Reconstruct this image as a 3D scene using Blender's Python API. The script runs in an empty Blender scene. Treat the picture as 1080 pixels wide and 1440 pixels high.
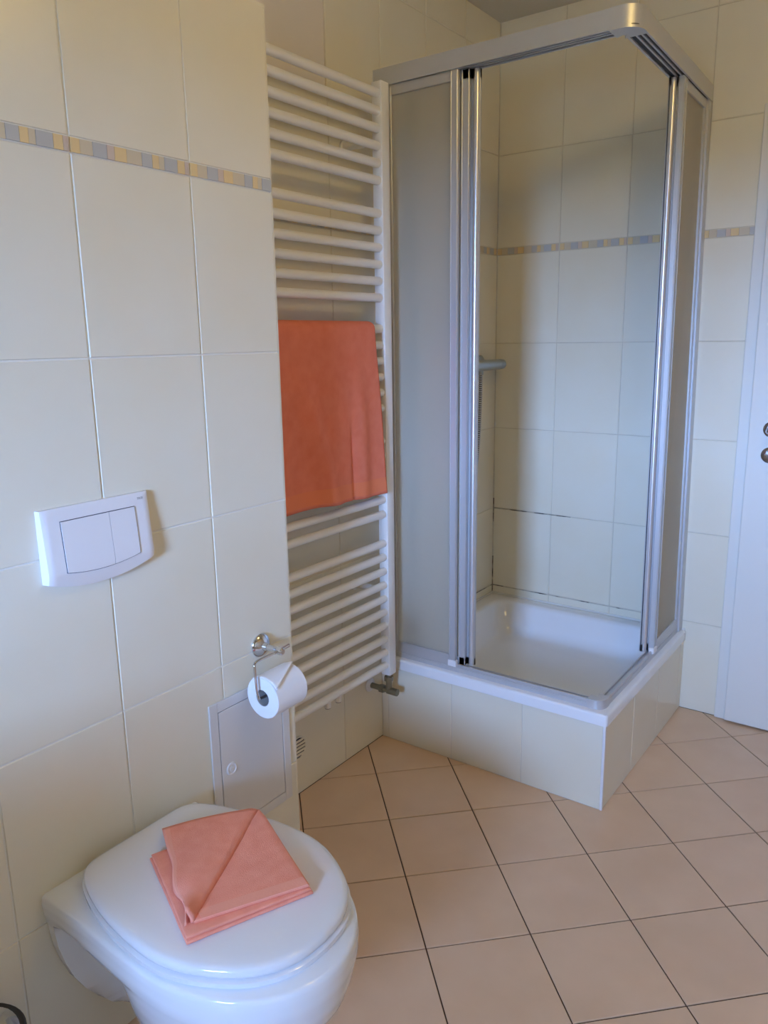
import bpy, bmesh, math, random
from mathutils import Vector, Matrix, Euler
random.seed(7)
SC = bpy.context.scene
COL = SC.collection
# ------------------------------------------------------------------ camera
F_PX = 1095.55
cd = bpy.data.cameras.new('camera')
cam = bpy.data.objects.new('camera', cd); COL.objects.link(cam)
cam.location = (1.4995, -2.8414, 1.3745)
cam.rotation_euler = (1.3517, 0.0153, 0.6250)
cd.sensor_fit = 'VERTICAL'; cd.sensor_height = 36.0; cd.sensor_width = 27.0
cd.lens = F_PX / 1440 * 36.0; cd.clip_start = 0.02
SC.camera = cam
# ------------------------------------------------------------------ colour management
SC.view_settings.view_transform = 'Standard'; SC.view_settings.look = 'None'
SC.view_settings.gamma = 1.0; SC.view_settings.use_curve_mapping = False
SC.view_settings.exposure = 0.0
SC.cycles.use_denoising = True
SC.cycles.max_bounces = 14; SC.cycles.diffuse_bounces = 8; SC.cycles.glossy_bounces = 6; SC.cycles.transmission_bounces = 10
SC.cycles.sample_clamp_indirect = 8.0
# ------------------------------------------------------------------ sky: clear and blue, brightest towards the horizon
SKY = 188.0
w = bpy.data.worlds.new('clear_sky'); SC.world = w; w.use_nodes = True
wn = w.node_tree.nodes; wl = w.node_tree.links
bg = wn['Background']
tc = wn.new('ShaderNodeTexCoord'); sp = wn.new('ShaderNodeSeparateXYZ'); wl.new(tc.outputs['Generated'], sp.inputs[0])
rmp = wn.new('ShaderNodeValToRGB'); wl.new(sp.outputs['Z'], rmp.inputs['Fac'])
rmp.color_ramp.elements[0].position = 0.0; rmp.color_ramp.elements[0].color = (0.285, 0.50, 1.0, 1)
e_ = rmp.color_ramp.elements.new(.35); e_.color = (0.157, 0.275, 0.55, 1)
rmp.color_ramp.elements[-1].position = 1.0; rmp.color_ramp.elements[-1].color = (0.085, 0.15, 0.30, 1)
wl.new(rmp.outputs['Color'], bg.inputs['Color']); bg.inputs['Strength'].default_value = SKY
# the room's window is behind the camera: a portal in its opening guides the sky light
ROOM_X, ROOM_Y, CEIL = 2.45, -4.6, 2.5
WX0, WX1, WZ0, WZ1 = 0.98, 1.66, 1.00, 1.86
pl = bpy.data.lights.new('window_portal', 'AREA'); pl.shape = 'RECTANGLE'
pl.size = WX1 - WX0; pl.size_y = WZ1 - WZ0; pl.cycles.is_portal = True
po = bpy.data.objects.new('window_portal', pl); COL.objects.link(po)
po.location = ((WX0 + WX1) / 2, ROOM_Y - 0.10, (WZ0 + WZ1) / 2)
po.rotation_euler = (math.radians(90), 0, 0)      # -Z looks along +Y, into the room

LX, LY, LAMP = 1.50, -1.55, 32.0                        # warm lamp, built further down
# ------------------------------------------------------------------ materials
def mat(name, base=(.8, .8, .8), rough=.5, metal=0., spec=.5, coat=0., var=0., scale=6., col2=None, bump=0., bscale=200., rnd=0., bdist=.001):
    m = bpy.data.materials.new(name); m.use_nodes = True
    n = m.node_tree.nodes; l = m.node_tree.links
    b = n['Principled BSDF']
    b.inputs['Base Color'].default_value = (*base, 1); b.inputs['Roughness'].default_value = rough
    b.inputs['Metallic'].default_value = metal; b.inputs['Specular IOR Level'].default_value = spec
    b.inputs['Coat Weight'].default_value = coat; b.inputs['Coat Roughness'].default_value = .08
    t = n.new('ShaderNodeTexCoord')
    src = None
    if col2 is not None:
        nz = n.new('ShaderNodeTexNoise'); nz.inputs['Scale'].default_value = scale; nz.inputs['Detail'].default_value = 4
        l.new(t.outputs['Object'], nz.inputs['Vector'])
        if rnd:
            oi = n.new('ShaderNodeObjectInfo'); mm = n.new('ShaderNodeMath'); mm.operation = 'MULTIPLY'; mm.inputs[1].default_value = 40
            l.new(oi.outputs['Random'], mm.inputs[0])
            cmb = n.new('ShaderNodeCombineXYZ'); l.new(mm.outputs[0], cmb.inputs[0]); l.new(mm.outputs[0], cmb.inputs[2])
            va = n.new('ShaderNodeVectorMath'); l.new(t.outputs['Object'], va.inputs[0]); l.new(cmb.outputs[0], va.inputs[1])
            l.new(va.outputs[0], nz.inputs['Vector'])
        r = n.new('ShaderNodeValToRGB'); r.color_ramp.elements[0].position = .5 - var; r.color_ramp.elements[1].position = .5 + var
        r.color_ramp.elements[0].color = (*base, 1); r.color_ramp.elements[1].color = (*col2, 1)
        l.new(nz.outputs['Fac'], r.inputs['Fac']); l.new(r.outputs['Color'], b.inputs['Base Color'])
    if bump:
        nb = n.new('ShaderNodeTexNoise'); nb.inputs['Scale'].default_value = bscale; nb.inputs['Detail'].default_value = 3
        l.new(t.outputs['Object'], nb.inputs['Vector'])
        bp = n.new('ShaderNodeBump'); bp.inputs['Strength'].default_value = bump; bp.inputs['Distance'].default_value = bdist
        l.new(nb.outputs['Fac'], bp.inputs['Height']); l.new(bp.outputs[0], b.inputs['Normal'])
    return m
M = {}
M['wall_tile'] = mat('wall_tile', (.80, .755, .625), .28, var=.16, scale=5, col2=(.79, .73, .58), rnd=1, bump=.08, bscale=40)
M['grout_light'] = mat('grout_light', (.81, .78, .70), .85)
M['grout_tile'] = mat('grout_cream', (.74, .68, .56), .8)
M['grout_dark'] = mat('grout_dark', (.62, .56, .45), .85, var=.25, scale=9, col2=(.72, .67, .54))
M['plaster'] = mat('plaster', (.74, .68, .62), .9, bump=.1, bscale=300)
M['ceiling_paint'] = mat('ceiling_paint', (.66, .62, .53), .9)
M['warm_paint'] = mat('warm_paint', (.60, .47, .31), .8)
M['floor_tile'] = mat('floor_tile', (.69, .48, .315), .30, var=.22, scale=7, col2=(.75, .54, .37), rnd=1, bump=.05, bscale=60)
M['floor_grout'] = mat('floor_grout', (.10, .06, .04), .9)
M['ceramic'] = mat('white_ceramic', (.84, .85, .87), .10, spec=.5, coat=.3)
M['plastic'] = mat('white_plastic', (.80, .78, .78), .28)
M['lid_plastic'] = mat('lid_plastic', (.80, .80, .82), .10, coat=.3)
M['gap'] = mat('dark_gap', (.05, .05, .07), .8)
M['enamel_white'] = mat('radiator_enamel', (.86, .84, .80), .28)
M['chrome'] = mat('chrome', (.72, .72, .74), .09, metal=1)
M['mixer_chrome'] = mat('mixer_chrome', (.42, .44, .43), .3, metal=.8)
M['steel'] = mat('brushed_steel', (.45, .46, .48), .22, metal=1)
M['brass'] = mat('dull_brass', (.28, .25, .17), .4, metal=.8)
M['aluminium'] = mat('satin_aluminium', (.60, .60, .61), .42, metal=.5)
M['alu_bright'] = mat('bright_aluminium', (.72, .72, .74), .30, metal=.7)
M['rubber_and_shade'] = mat('black_seal_and_shade', (.03, .03, .035), .6)  # black of the seals, also the painted shade of hose ribs and rail channels
M['paper'] = mat('toilet_paper', (.88, .88, .90), .95, bump=.1, bscale=400)
M['card'] = mat('cardboard', (.42, .40, .38), .9)
M['towel_hang'] = mat('terry_orange', (.80, .20, .11), .95, var=.25, scale=30, col2=(.86, .25, .15), bump=.5, bscale=700, bdist=.002)
M['towel_fold'] = mat('terry_coral', (.86, .30, .20), .95, var=.25, scale=40, col2=(.92, .36, .25), bump=.5, bscale=700, bdist=.002)
M['hem'] = mat('terry_hem', (.90, .37, .26), .85, bump=.3, bscale=300)
M['hem_hang'] = mat('terry_hem_orange', (.86, .24, .11), .85, bump=.3, bscale=300)
M['door_paint'] = mat('door_paint', (.76, .75, .70), .32)
M['hatch'] = mat('hatch_enamel', (.72, .70, .68), .35)
M['mark'] = mat('grey_print', (.25, .24, .28), .6)
M['listel_sand'] = mat('listel_sand', (.64, .55, .40), .3)
M['listel_yellow'] = mat('listel_yellow', (.76, .58, .30), .3)
M['listel_grey'] = mat('listel_grey', (.50, .50, .49), .3)
M['listel_rose'] = mat('listel_rose', (.64, .52, .43), .3)
M['silicone'] = mat('silicone_mildew', (.07, .045, .03), .6, var=.07, scale=16, col2=(.62, .56, .46))
M['silicone_white'] = mat('silicone_white', (.74, .72, .66), .4)
M['added_hedge'] = mat('added_hedge_green', (.10, .13, .06), .9)
M['earth'] = mat('garden_ground', (.22, .21, .15), .9)
def frosted():
    m = bpy.data.materials.new('frosted_acrylic'); m.use_nodes = True
    n = m.node_tree.nodes; l = m.node_tree.links; n.remove(n['Principled BSDF']); out = n['Material Output']
    tr = n.new('ShaderNodeBsdfTranslucent'); tr.inputs['Color'].default_value = (.93, .89, .80, 1)
    rf = n.new('ShaderNodeBsdfRefraction'); rf.inputs['Roughness'].default_value = .38; rf.inputs['IOR'].default_value = 1.12
    rf.inputs['Color'].default_value = (.96, .92, .84, 1)
    df = n.new('ShaderNodeBsdfDiffuse'); df.inputs['Color'].default_value = (.82, .78, .69, 1)
    gl = n.new('ShaderNodeBsdfGlossy'); gl.inputs['Roughness'].default_value = .35; gl.inputs['Color'].default_value = (.9, .9, .9, 1)
    a = n.new('ShaderNodeMixShader'); a.inputs[0].default_value = .5; l.new(tr.outputs[0], a.inputs[1]); l.new(rf.outputs[0], a.inputs[2])
    b = n.new('ShaderNodeMixShader'); b.inputs[0].default_value = .32; l.new(a.outputs[0], b.inputs[1]); l.new(df.outputs[0], b.inputs[2])
    c = n.new('ShaderNodeMixShader'); c.inputs[0].default_value = .06; l.new(b.outputs[0], c.inputs[1]); l.new(gl.outputs[0], c.inputs[2])
    l.new(c.outputs[0], out.inputs['Surface'])
    return m
M['frosted'] = frosted()

# ------------------------------------------------------------------ helpers
def wpos(o):
    p = Vector((0, 0, 0))
    while o is not None: p = p + o.location; o = o.parent
    return p
def obj(name, bm, m, parent=None, loc=None, smooth=None):
    """bm in world coordinates; becomes ONE mesh object (origin at loc, else at its parent's origin)"""
    base = wpos(parent) if parent else Vector((0, 0, 0))
    org = Vector(loc) if loc is not None else base
    bmesh.ops.translate(bm, verts=bm.verts, vec=-org)
    bmesh.ops.recalc_face_normals(bm, faces=bm.faces)
    me = bpy.data.meshes.new(name); bm.to_mesh(me); bm.free()
    for mm in (m if isinstance(m, (list, tuple)) else [m]): me.materials.append(mm)
    o = bpy.data.objects.new(name, me); COL.objects.link(o)
    o.location = org - base
    if parent: o.parent = parent
    if smooth is not None:
        for p in me.polygons: p.use_smooth = True
        me.set_sharp_from_angle(angle=math.radians(smooth))
    return o
def thing(name, label, cat, loc=(0, 0, 0), group=None):
    o = bpy.data.objects.new(name, None); COL.objects.link(o); o.location = loc; o.empty_display_size = .05
    o['label'] = label; o['category'] = cat
    if group: o['group'] = group
    return o
def tag(o, label, cat, group=None):
    o['label'] = label; o['category'] = cat
    if group: o['group'] = group
    return o
def structure(o): o['kind'] = 'structure'; return o
def B(): return bmesh.new()
def box(bm, a, b, bevel=0., seg=2, mi=0):
    x0, y0, z0 = [min(p, q) for p, q in zip(a, b)]; x1, y1, z1 = [max(p, q) for p, q in zip(a, b)]
    v = [bm.verts.new(c) for c in ((x0, y0, z0), (x1, y0, z0), (x1, y1, z0), (x0, y1, z0), (x0, y0, z1), (x1, y0, z1), (x1, y1, z1), (x0, y1, z1))]
    fs = [bm.faces.new([v[i] for i in q]) for q in ((0, 3, 2, 1), (4, 5, 6, 7), (0, 1, 5, 4), (1, 2, 6, 5), (2, 3, 7, 6), (3, 0, 4, 7))]
    for f in fs: f.material_index = mi
    if bevel:
        es = {e for f in fs for e in f.edges}
        bmesh.ops.bevel(bm, geom=list(es), offset=bevel, segments=seg, affect='EDGES', profile=.5)
def loft(bm, rings, cap0=True, cap1=True, mi=0, closed=True):
    vs = [[bm.verts.new(p) for p in r] for r in rings]
    n = len(vs[0])
    for a, b in zip(vs, vs[1:]):
        for i in range(n if closed else n - 1):
            j = (i + 1) % n
            f = bm.faces.new((a[i], a[j], b[j], b[i])); f.material_index = mi
    if closed:
        if cap0: bm.faces.new(list(reversed(vs[0]))).material_index = mi
        if cap1: bm.faces.new(vs[-1]).material_index = mi
    return vs
def frame_of(d):
    d = Vector(d).normalized(); u = d.orthogonal().normalized(); return u, d.cross(u)
def cyl(bm, p, q, r, r2=None, n=20, mi=0, bev=0.):
    p, q = Vector(p), Vector(q); r2 = r if r2 is None else r2
    u, v = frame_of(q - p); d = (q - p).normalized()
    prof = [(p, r), (q, r2)]
    if bev: prof = [(p, r - bev), (p + d * bev, r), (q - d * bev, r2), (q, r2 - bev)]
    loft(bm, [[c + (u * math.cos(2 * math.pi * i / n) + v * math.sin(2 * math.pi * i / n)) * rr for i in range(n)] for c, rr in prof], mi=mi)
def lathe(bm, p, axis, prof, n=28, mi=0):
    """prof: (distance along axis, radius)"""
    p = Vector(p); d = Vector(axis).normalized(); u, v = frame_of(d)
    loft(bm, [[p + d * s + (u * math.cos(2 * math.pi * i / n) + v * math.sin(2 * math.pi * i / n)) * max(r, 1e-4) for i in range(n)] for s, r in prof], mi=mi)
def spline(pts, k=8):
    P = [Vector(p) for p in pts]; P = [2 * P[0] - P[1]] + P + [2 * P[-1] - P[-2]]; out = []
    for i in range(1, len(P) - 2):
        for j in range(k):
            t = j / k; a, b, c, d = P[i - 1:i + 3]
            out.append(.5 * ((2 * b) + (c - a) * t + (2 * a - 5 * b + 4 * c - d) * t * t + (3 * b - a - 3 * c + d) * t ** 3))
    return out + [P[-2]]
def tube(bm, pts, r, n=12, mi=0):
    """r: number or function of index"""
    rings = []; u = None
    for i, p in enumerate(pts):
        d = (pts[min(i + 1, len(pts) - 1)] - pts[max(i - 1, 0)]).normalized()
        if u is None: u = d.orthogonal().normalized()
        u = (u - d * u.dot(d)).normalized(); v = d.cross(u)
        rr = r(i) if callable(r) else r
        rings.append([p + (u * math.cos(2 * math.pi * k / n) + v * math.sin(2 * math.pi * k / n)) * rr for k in range(n)])
    loft(bm, rings, mi=mi)
def prism(bm, poly, to3, lo, hi, mi=0):
    """2D polygon extruded: to3(u, v, h)"""
    loft(bm, [[to3(u, v, lo) for u, v in poly], [to3(u, v, hi) for u, v in poly]], mi=mi)
def interp(xs, ys, x):
    if x <= xs[0]: return ys[0]
    for a, b, c, d in zip(xs, xs[1:], ys, ys[1:]):
        if x <= b: return c + (d - c) * (x - a) / (b - a)
    return ys[-1]
def sstep(a, b, x):
    t = min(1, max(0, (x - a) / (b - a))); return t * t * (3 - 2 * t)

# ------------------------------------------------------------------ measures
TW, TH, ZS, HS = .2539, .3351, 1.6834, .0248          # wall tile pitch, border strip foot and height
D_BOX, E_BOX = .2697, -1.5407                          # face and end of the boxed-out wall
SH_W, SH_D, SH_Z = .80, .808, .272                     # tiled shower plinth
ROWS = [0] + [ZS - k * TH for k in (4, 3, 2, 1, 0)]
ROWS_UP = [ZS + HS, ZS + HS + TH, ZS + HS + 2 * TH]
JOINT = .0032
tile_cache = {}
def tile_mesh(wd, ht, th, m, name):
    key = (round(wd, 4), round(ht, 4), round(th, 4), m.name)
    if key not in tile_cache:
        bm = B(); a, b, c = wd / 2, ht / 2, .0012
        loft(bm, [[(-a, -b, -th), (a, -b, -th), (a, b, -th), (-a, b, -th)], [(-a, -b, -c), (a, -b, -c), (a, b, -c), (-a, b, -c)],
                  [(-a + c, -b + c, 0), (a - c, -b + c, 0), (a - c, b - c, 0), (-a + c, b - c, 0)]], cap0=False)
        bmesh.ops.recalc_face_normals(bm, faces=bm.faces)
        me = bpy.data.meshes.new(name); bm.to_mesh(me); bm.free(); me.materials.append(m); tile_cache[key] = me
    return tile_cache[key]
LISTEL = [M['listel_sand'], M['listel_yellow'], M['listel_grey'], M['listel_rose']]
PATTERN = [(1, .07), (0, .10), (2, .11), (3, .06), (1, .10), (0, .13), (2, .09), (1, .06), (0, .05), (2, .12), (1, .07), (3, .04)]
def border_mesh(wd):
    key = ('border', round(wd, 4))
    if key not in tile_cache:
        bm = B(); u = -wd / 2; b = HS / 2 - .001; full = TW - JOINT
        for mi, fr in PATTERN:
            e = min(u + fr * full, wd / 2)
            if e - u > .002:
                box(bm, (u + .0003, -b, -.006), (e - .0003, b, .0012 if mi != 0 else .0007), mi=mi)
            u = e
            if u >= wd / 2 - 1e-4: break
        me = bpy.data.meshes.new('border_tile'); bm.to_mesh(me); bm.free()
        for mm in LISTEL: me.materials.append(mm)
        tile_cache[key] = me
    return tile_cache[key]
def tile_wall(parent, origin, u, nrm, cols, rows, th=.006, jit=0., border=True, skip=None):
    """cols/rows are joint lines; u is the horizontal direction, nrm the outward normal; tile faces lie in the plane through origin"""
    u = Vector(u); nrm = Vector(nrm); up = Vector((0, 0, 1))
    if u.cross(up).dot(nrm) < 0: pass
    rot = Matrix((u, up, nrm)).transposed()
    base = wpos(parent)
    for c0, c1 in zip(cols, cols[1:]):
        rr = list(zip(rows, rows[1:]))
        for z0, z1 in rr:
            wd, ht = abs(c1 - c0) - JOINT, z1 - z0 - JOINT
            if wd < .01 or ht < .01: continue
            if skip and skip((c0 + c1) / 2, (z0 + z1) / 2): continue
            isb = border and abs(z0 - ZS) < .001
            me = border_mesh(wd) if isb else tile_mesh(wd, ht, th, M['wall_tile'], 'tile')
            o = bpy.data.objects.new('border_tile' if isb else 'tile', me); COL.objects.link(o)
            pos = Vector(origin) + u * ((c0 + c1) / 2) + up * ((z0 + z1) / 2)
            o.matrix_local = Matrix.Translation(pos - base + nrm * random.uniform(-.0003, .0003)) @ rot.to_4x4()
            o.parent = parent

# ------------------------------------------------------------------ setting: floor
bm = B(); box(bm, (-.2, ROOM_Y - .25, -.12), (ROOM_X + .2, .2, -.003))
floor = structure(obj('floor', bm, M['floor_grout']))
th, ft, fx, fy = .7887, .2515, .3061, -1.1971
def clip(poly, axis, val, keep_less):
    out = []
    for p, q in zip(poly, poly[1:] + poly[:1]):
        a, b = (p[axis] <= val) == keep_less, (q[axis] <= val) == keep_less
        if a: out.append(p)
        if a != b:
            t = (val - p[axis]) / (q[axis] - p[axis]); out.append((p[0] + t * (q[0] - p[0]), p[1] + t * (q[1] - p[1])))
    return out
ca, sa = math.cos(th), math.sin(th)
for a in range(-9, 14):
    for j in range(-9, 14):
        c = [(fx + ft * (i * ca + k * sa), fy + ft * (i * sa - k * ca)) for i, k in ((a, j), (a, j + 1), (a + 1, j + 1), (a + 1, j))]
        cx, cy = sum(q[0] for q in c) / 4, sum(q[1] for q in c) / 4
        s = 1 - .0034 / ft
        poly = [(cx + (x - cx) * s, cy + (y - cy) * s) for x, y in c]
        for ax, val, less in ((0, .0, False), (0, ROOM_X, True), (1, ROOM_Y, False), (1, .0, True)):
            poly = clip(poly, ax, val, less)
            if len(poly) < 3: break
        if len(poly) < 3: continue
        if all(x < SH_W - .02 and y > -SH_D + .02 for x, y in poly): continue          # under the shower
        if all(x < D_BOX - .02 and y < E_BOX - .02 for x, y in poly): continue          # under the boxed wall
        mx, my = sum(q[0] for q in poly) / len(poly), sum(q[1] for q in poly) / len(poly)
        dz = random.uniform(-.0003, .0003); e = 1 - .0012 / ft * 2
        bm = B(); loft(bm, [[(x, y, -.004) for x, y in poly], [(x, y, -.001 + dz) for x, y in poly],
                            [(mx + (x - mx) * e, my + (y - my) * e, dz) for x, y in poly]], cap0=False)
        if random.random() < 0: pass
        obj('tile', bm, M['floor_tile'], floor, loc=(mx, my, 0))

# ------------------------------------------------------------------ setting: ceiling and walls
bm = B(); box(bm, (-.2, ROOM_Y - .25, CEIL), (ROOM_X + .2, .2, CEIL + .12)); structure(obj('ceiling', bm, M['ceiling_paint']))
G = .0022
bm = B(); box(bm, (-.14, E_BOX - .6, 0), (-G, 0, ROWS_UP[1])); box(bm, (-.14, -4 * TW, ROWS_UP[1] - .001), (-G, 0, CEIL))
box(bm, (-.14, ROOM_Y, ROWS_UP[1]), (-.006, -4 * TW, CEIL), mi=1); box(bm, (-.14, ROOM_Y, 0), (-.006, E_BOX - .6, ROWS_UP[1]), mi=1)
wall_left = structure(obj('wall_left', bm, [M['grout_tile'], M['plaster']]))
tile_wall(wall_left, (0, 0, 0), (0, 1, 0), (1, 0, 0), [E_BOX - .01] + [-k * TW for k in (6, 5, 4, 3, 2, 1)] + [-.0005], ROWS + ROWS_UP[:2])
tile_wall(wall_left, (0, 0, 0), (0, 1, 0), (1, 0, 0), [-k * TW for k in (4, 3, 2, 1)] + [-.0005], ROWS_UP[1:] + [CEIL])
DX0, DX1, DZ1 = .964, 1.80, 2.03
bm = B(); box(bm, (-.14, G, 0), (DX0, .14, CEIL)); box(bm, (DX0, G, DZ1), (DX1, .14, CEIL)); box(bm, (DX1, G, 0), (ROOM_X, .14, CEIL)); box(bm, (DX0 - .02, .14, 0), (DX1 + .02, .2, CEIL))  # last slab is added behind the door to stop sky light leaking in
wall_back = structure(obj('wall_back', bm, M['grout_dark']))
def back_skip(x, z): return DX0 - .03 < x < DX1 + .03 and z < DZ1
tile_wall(wall_back, (0, 0, 0), (1, 0, 0), (0, -1, 0), [.0005, .2578, .5117, .7656, DX0 - .0, 1.2, 1.4534, 1.7073, DX1 + .0, 2.0, 2.2151, ROOM_X], ROWS + ROWS_UP + [CEIL], skip=back_skip)
bm = B(); box(bm, (-.004, ROOM_Y, 0), (D_BOX - G, E_BOX + .002, ROWS_UP[1] - .006))
wall_near = structure(obj('wall_toilet_side', bm, M['grout_light']))
cols = [E_BOX + .0015]; y = -2.0174 + TW
while y > ROOM_Y: cols.append(y); y -= TW
tile_wall(wall_near, (D_BOX, 0, 0), (0, 1, 0), (1, 0, 0), list(reversed(cols)), ROWS + ROWS_UP[:2])
bm = B(); box(bm, (0, E_BOX - .0, 0), (D_BOX - .001, E_BOX + .004, ROWS_UP[1])); box(bm, (0, ROOM_Y, ROWS_UP[1] - .006), (D_BOX, E_BOX + .004, ROWS_UP[1]))
structure(obj('trim_1', bm, M['wall_tile']))                     # tiled end and ledge of the boxed wall
bm = B(); box(bm, (ROOM_X, ROOM_Y - .14, 0), (ROOM_X + .14, .14, CEIL)); structure(obj('wall_right', bm, M['warm_paint']))
bm = B(); Y0, Y1 = ROOM_Y - .2, ROOM_Y
box(bm, (-.14, Y0, 0), (WX0, Y1, CEIL)); box(bm, (WX1, Y0, 0), (ROOM_X, Y1, CEIL)); box(bm, (WX0, Y0, 0), (WX1, Y1, WZ0)); box(bm, (WX0, Y0, WZ1), (WX1, Y1, CEIL))
structure(obj('wall_front', bm, M['warm_paint']))
bm = B(); t = .05; yw0, yw1 = ROOM_Y - .16, ROOM_Y - .10
for a, b in (((WX0, yw0, WZ0), (WX0 + t, yw1, WZ1)), ((WX1 - t, yw0, WZ0), (WX1, yw1, WZ1)), ((WX0, yw0, WZ0), (WX1, yw1, WZ0 + t)), ((WX0, yw0, WZ1 - t), (WX1, yw1, WZ1))): box(bm, a, b, .004)
structure(obj('window_1', bm, M['door_paint']))
# ground outside the window, plus an added hedge and overhang that screen the sky
bm = B(); box(bm, (-30, -40, -.6), (30, ROOM_Y - .25, -.4)); structure(obj('ground_outside', bm, M['earth']))
bm = B(); rings_ = []
for i in range(81):
    x = -28 + 56 * i / 80; top = 1.15 + .25 * math.sin(i * 1.7) + .2 * math.sin(i * .61); y = -19 + .4 * math.sin(i * .9)
    rings_.append([(x, y, -.6), (x, y + .3, 1.2), (x, y, top - .3), (x, y - .6, top), (x, y - 1.2, top - .3), (x, y - 1.2, -.6)])
loft(bm, rings_); structure(obj('sky_block_hedge', bm, M['added_hedge'], smooth=60))  # unseen hedge added to cut off the lowest sky
bm = B(); box(bm, (-3, ROOM_Y - 1.1, 2.02), (5, ROOM_Y - .2, 2.2)); structure(obj('sky_block_overhang', bm, M['plaster']))  # unseen overhang added to hold back steep sky light
# warm ceiling lamp over the middle of the room (above the frame)
lm = bpy.data.materials.new('lamp_glow'); lm.use_nodes = True
bb = lm.node_tree.nodes['Principled BSDF']; bb.inputs['Emission Color'].default_value = (1, .70, .22, 1); bb.inputs['Emission Strength'].default_value = LAMP
lamp = thing('ceiling_lamp', 'round opal ceiling lamp glowing warm above the middle of the room', 'lamp', (LX, LY, CEIL))
bm = B(); lathe(bm, (LX, LY, CEIL), (0, 0, -1), [(0, .06), (.02, .06), (.022, .04)]); obj('lamp_base', bm, M['door_paint'], lamp, smooth=40)
bm = B(); lathe(bm, (LX, LY, CEIL - .02), (0, 0, -1), [(.095 - .095 * math.cos(math.pi * i / 14), .095 * math.sin(math.pi * i / 14)) for i in range(15)]); obj('lamp_globe', bm, lm, lamp, smooth=60)

# ------------------------------------------------------------------ door
bm = B()
fw = .038
for a, b in (((DX0 - fw, -.012, 0), (DX0, .0, DZ1 + fw)), ((DX1, -.012, 0), (DX1 + fw, .0, DZ1 + fw)), ((DX0, -.012, DZ1), (DX1, .0, DZ1 + fw))): box(bm, a, b, .003)
for a, b in (((DX0, .0, 0), (DX0 + .02, .14, DZ1)), ((DX1 - .02, .0, 0), (DX1, .14, DZ1)), ((DX0, .0, DZ1 - .02), (DX1, .14, DZ1))): box(bm, a, b)
door = structure(obj('door_1', bm, M['door_paint']))
bm = B(); box(bm, (DX0 - .001, -.030, .006), (DX1 + .001, .008, DZ1 + .004), .004); obj('door_leaf', bm, M['door_paint'], door)
bm = B(); lathe(bm, (1.034, -.030, 1.064), (0, -1, 0), [(0, .026), (.004, .026), (.007, .022), (.008, .012), (.05, .010), (.058, .009)])
tube(bm, spline([(1.034, -.082, 1.064), (1.045, -.088, 1.064), (1.09, -.088, 1.064), (1.15, -.084, 1.062)], 6), .009)
obj('door_handle', bm, M['steel'], door, smooth=40)
bm = B(); lathe(bm, (1.034, -.030, .979), (0, -1, 0), [(0, .026), (.004, .026), (.007, .022), (.0071, .0001)]); box(bm, (1.031, -.038, .968), (1.037, -.036, .985))
obj('key_rosette', bm, M['steel'], door, smooth=40)

# ------------------------------------------------------------------ shower plinth (tiled) and tray
bm = B(); box(bm, (.001, -SH_D + G, 0), (SH_W - G, -SH_D + .05, SH_Z - .002)); box(bm, (SH_W - .05, -SH_D + .05, 0), (SH_W - G, -.001, SH_Z - .002))
plinth = structure(obj('shower_plinth', bm, M['grout_tile']))
tile_wall(plinth, (0, -SH_D, 0), (1, 0, 0), (0, -1, 0), [.001, .0287, .2826, .5365, SH_W - .006], [0.001, SH_Z], border=False)
tile_wall(plinth, (SH_W, 0, 0), (0, 1, 0), (1, 0, 0), [-SH_D + .006, -.5539, -.30, -.0461, -.001], [0.001, SH_Z], border=False)
bm = B(); box(bm, (SH_W - .0075, -SH_D - .001, 0), (SH_W + .001, -SH_D + .0075, SH_Z), .002); obj('corner_bead', bm, M['plastic'], plinth)

def rrect(x0, x1, y0, y1, r, z, n=6, rs=None):
    rs = rs or (r, r, r, r); out = []
    for (cx, cy, a0), rr in zip(((x1, y1, 0), (x0, y1, 90), (x0, y0, 180), (x1, y0, 270)), rs):
        sx = -1 if cx == x1 else 1; sy = -1 if cy == y1 else 1
        for k in range(n + 1):
            a = math.radians(a0 + 90 * k / n)
            out.append((cx + sx * rr + rr * math.cos(a), cy + sy * rr + rr * math.sin(a), z))
    return out
tray = thing('shower_tray', 'white enamelled square shower tray set on the tiled plinth', 'shower tray', (.4, -.4, SH_Z))
X0, X1, YA, YB = .002, SH_W + .005, -SH_D - .006, -.002
def R(i, z, r): return rrect(X0 + i, X1 - i, YA + i, YB - i, r, z)
bm = B()
RT = .309
loft(bm, [R(.004, SH_Z, .008), R(0, SH_Z + .001, .010), R(0, RT - .008, .010), R(.002, RT - .002, .010), R(.007, RT, .012), R(.05, RT - .001, .05), R(.060, RT - .004, .06), R(.068, RT - .014, .07),
          R(.085, .225, .085), R(.098, .19, .09), R(.115, .176, .09), R(.15, .170, .09), R(.25, .168, .08), R(.37, .166, .02)], cap0=False)
obj('basin', bm, M['ceramic'], tray, smooth=50)
bm = B(); lathe(bm, (.17, -.60, .168), (0, 0, 1), [(0, .045), (.003, .045), (.006, .038), (.0065, .0001)]); obj('drain_cover', bm, M['chrome'], tray, smooth=40)
bm = B(); box(bm, (.0, -.005, RT - .004), (SH_W, -.0, RT + .006), .002); box(bm, (.0, -SH_D, RT - .004), (.005, 0, RT + .006), .002); obj('silicone_joint', bm, M['silicone_white'], tray)
bm = B(); zj = ROWS[1]
box(bm, (.0, -.0012, zj - .0019), (SH_W - .02, -.0, zj + .0019)); box(bm, (.0, -.003, RT), (.003, 0, .47)); box(bm, (.0, -.003, .62), (.003, 0, .72)); box(bm, (0, -.0012, ROWS[2] - .0017), (.34, 0, ROWS[2] + .0017))
obj('mildewed_joint', bm, M['silicone'], wall_back)
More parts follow.
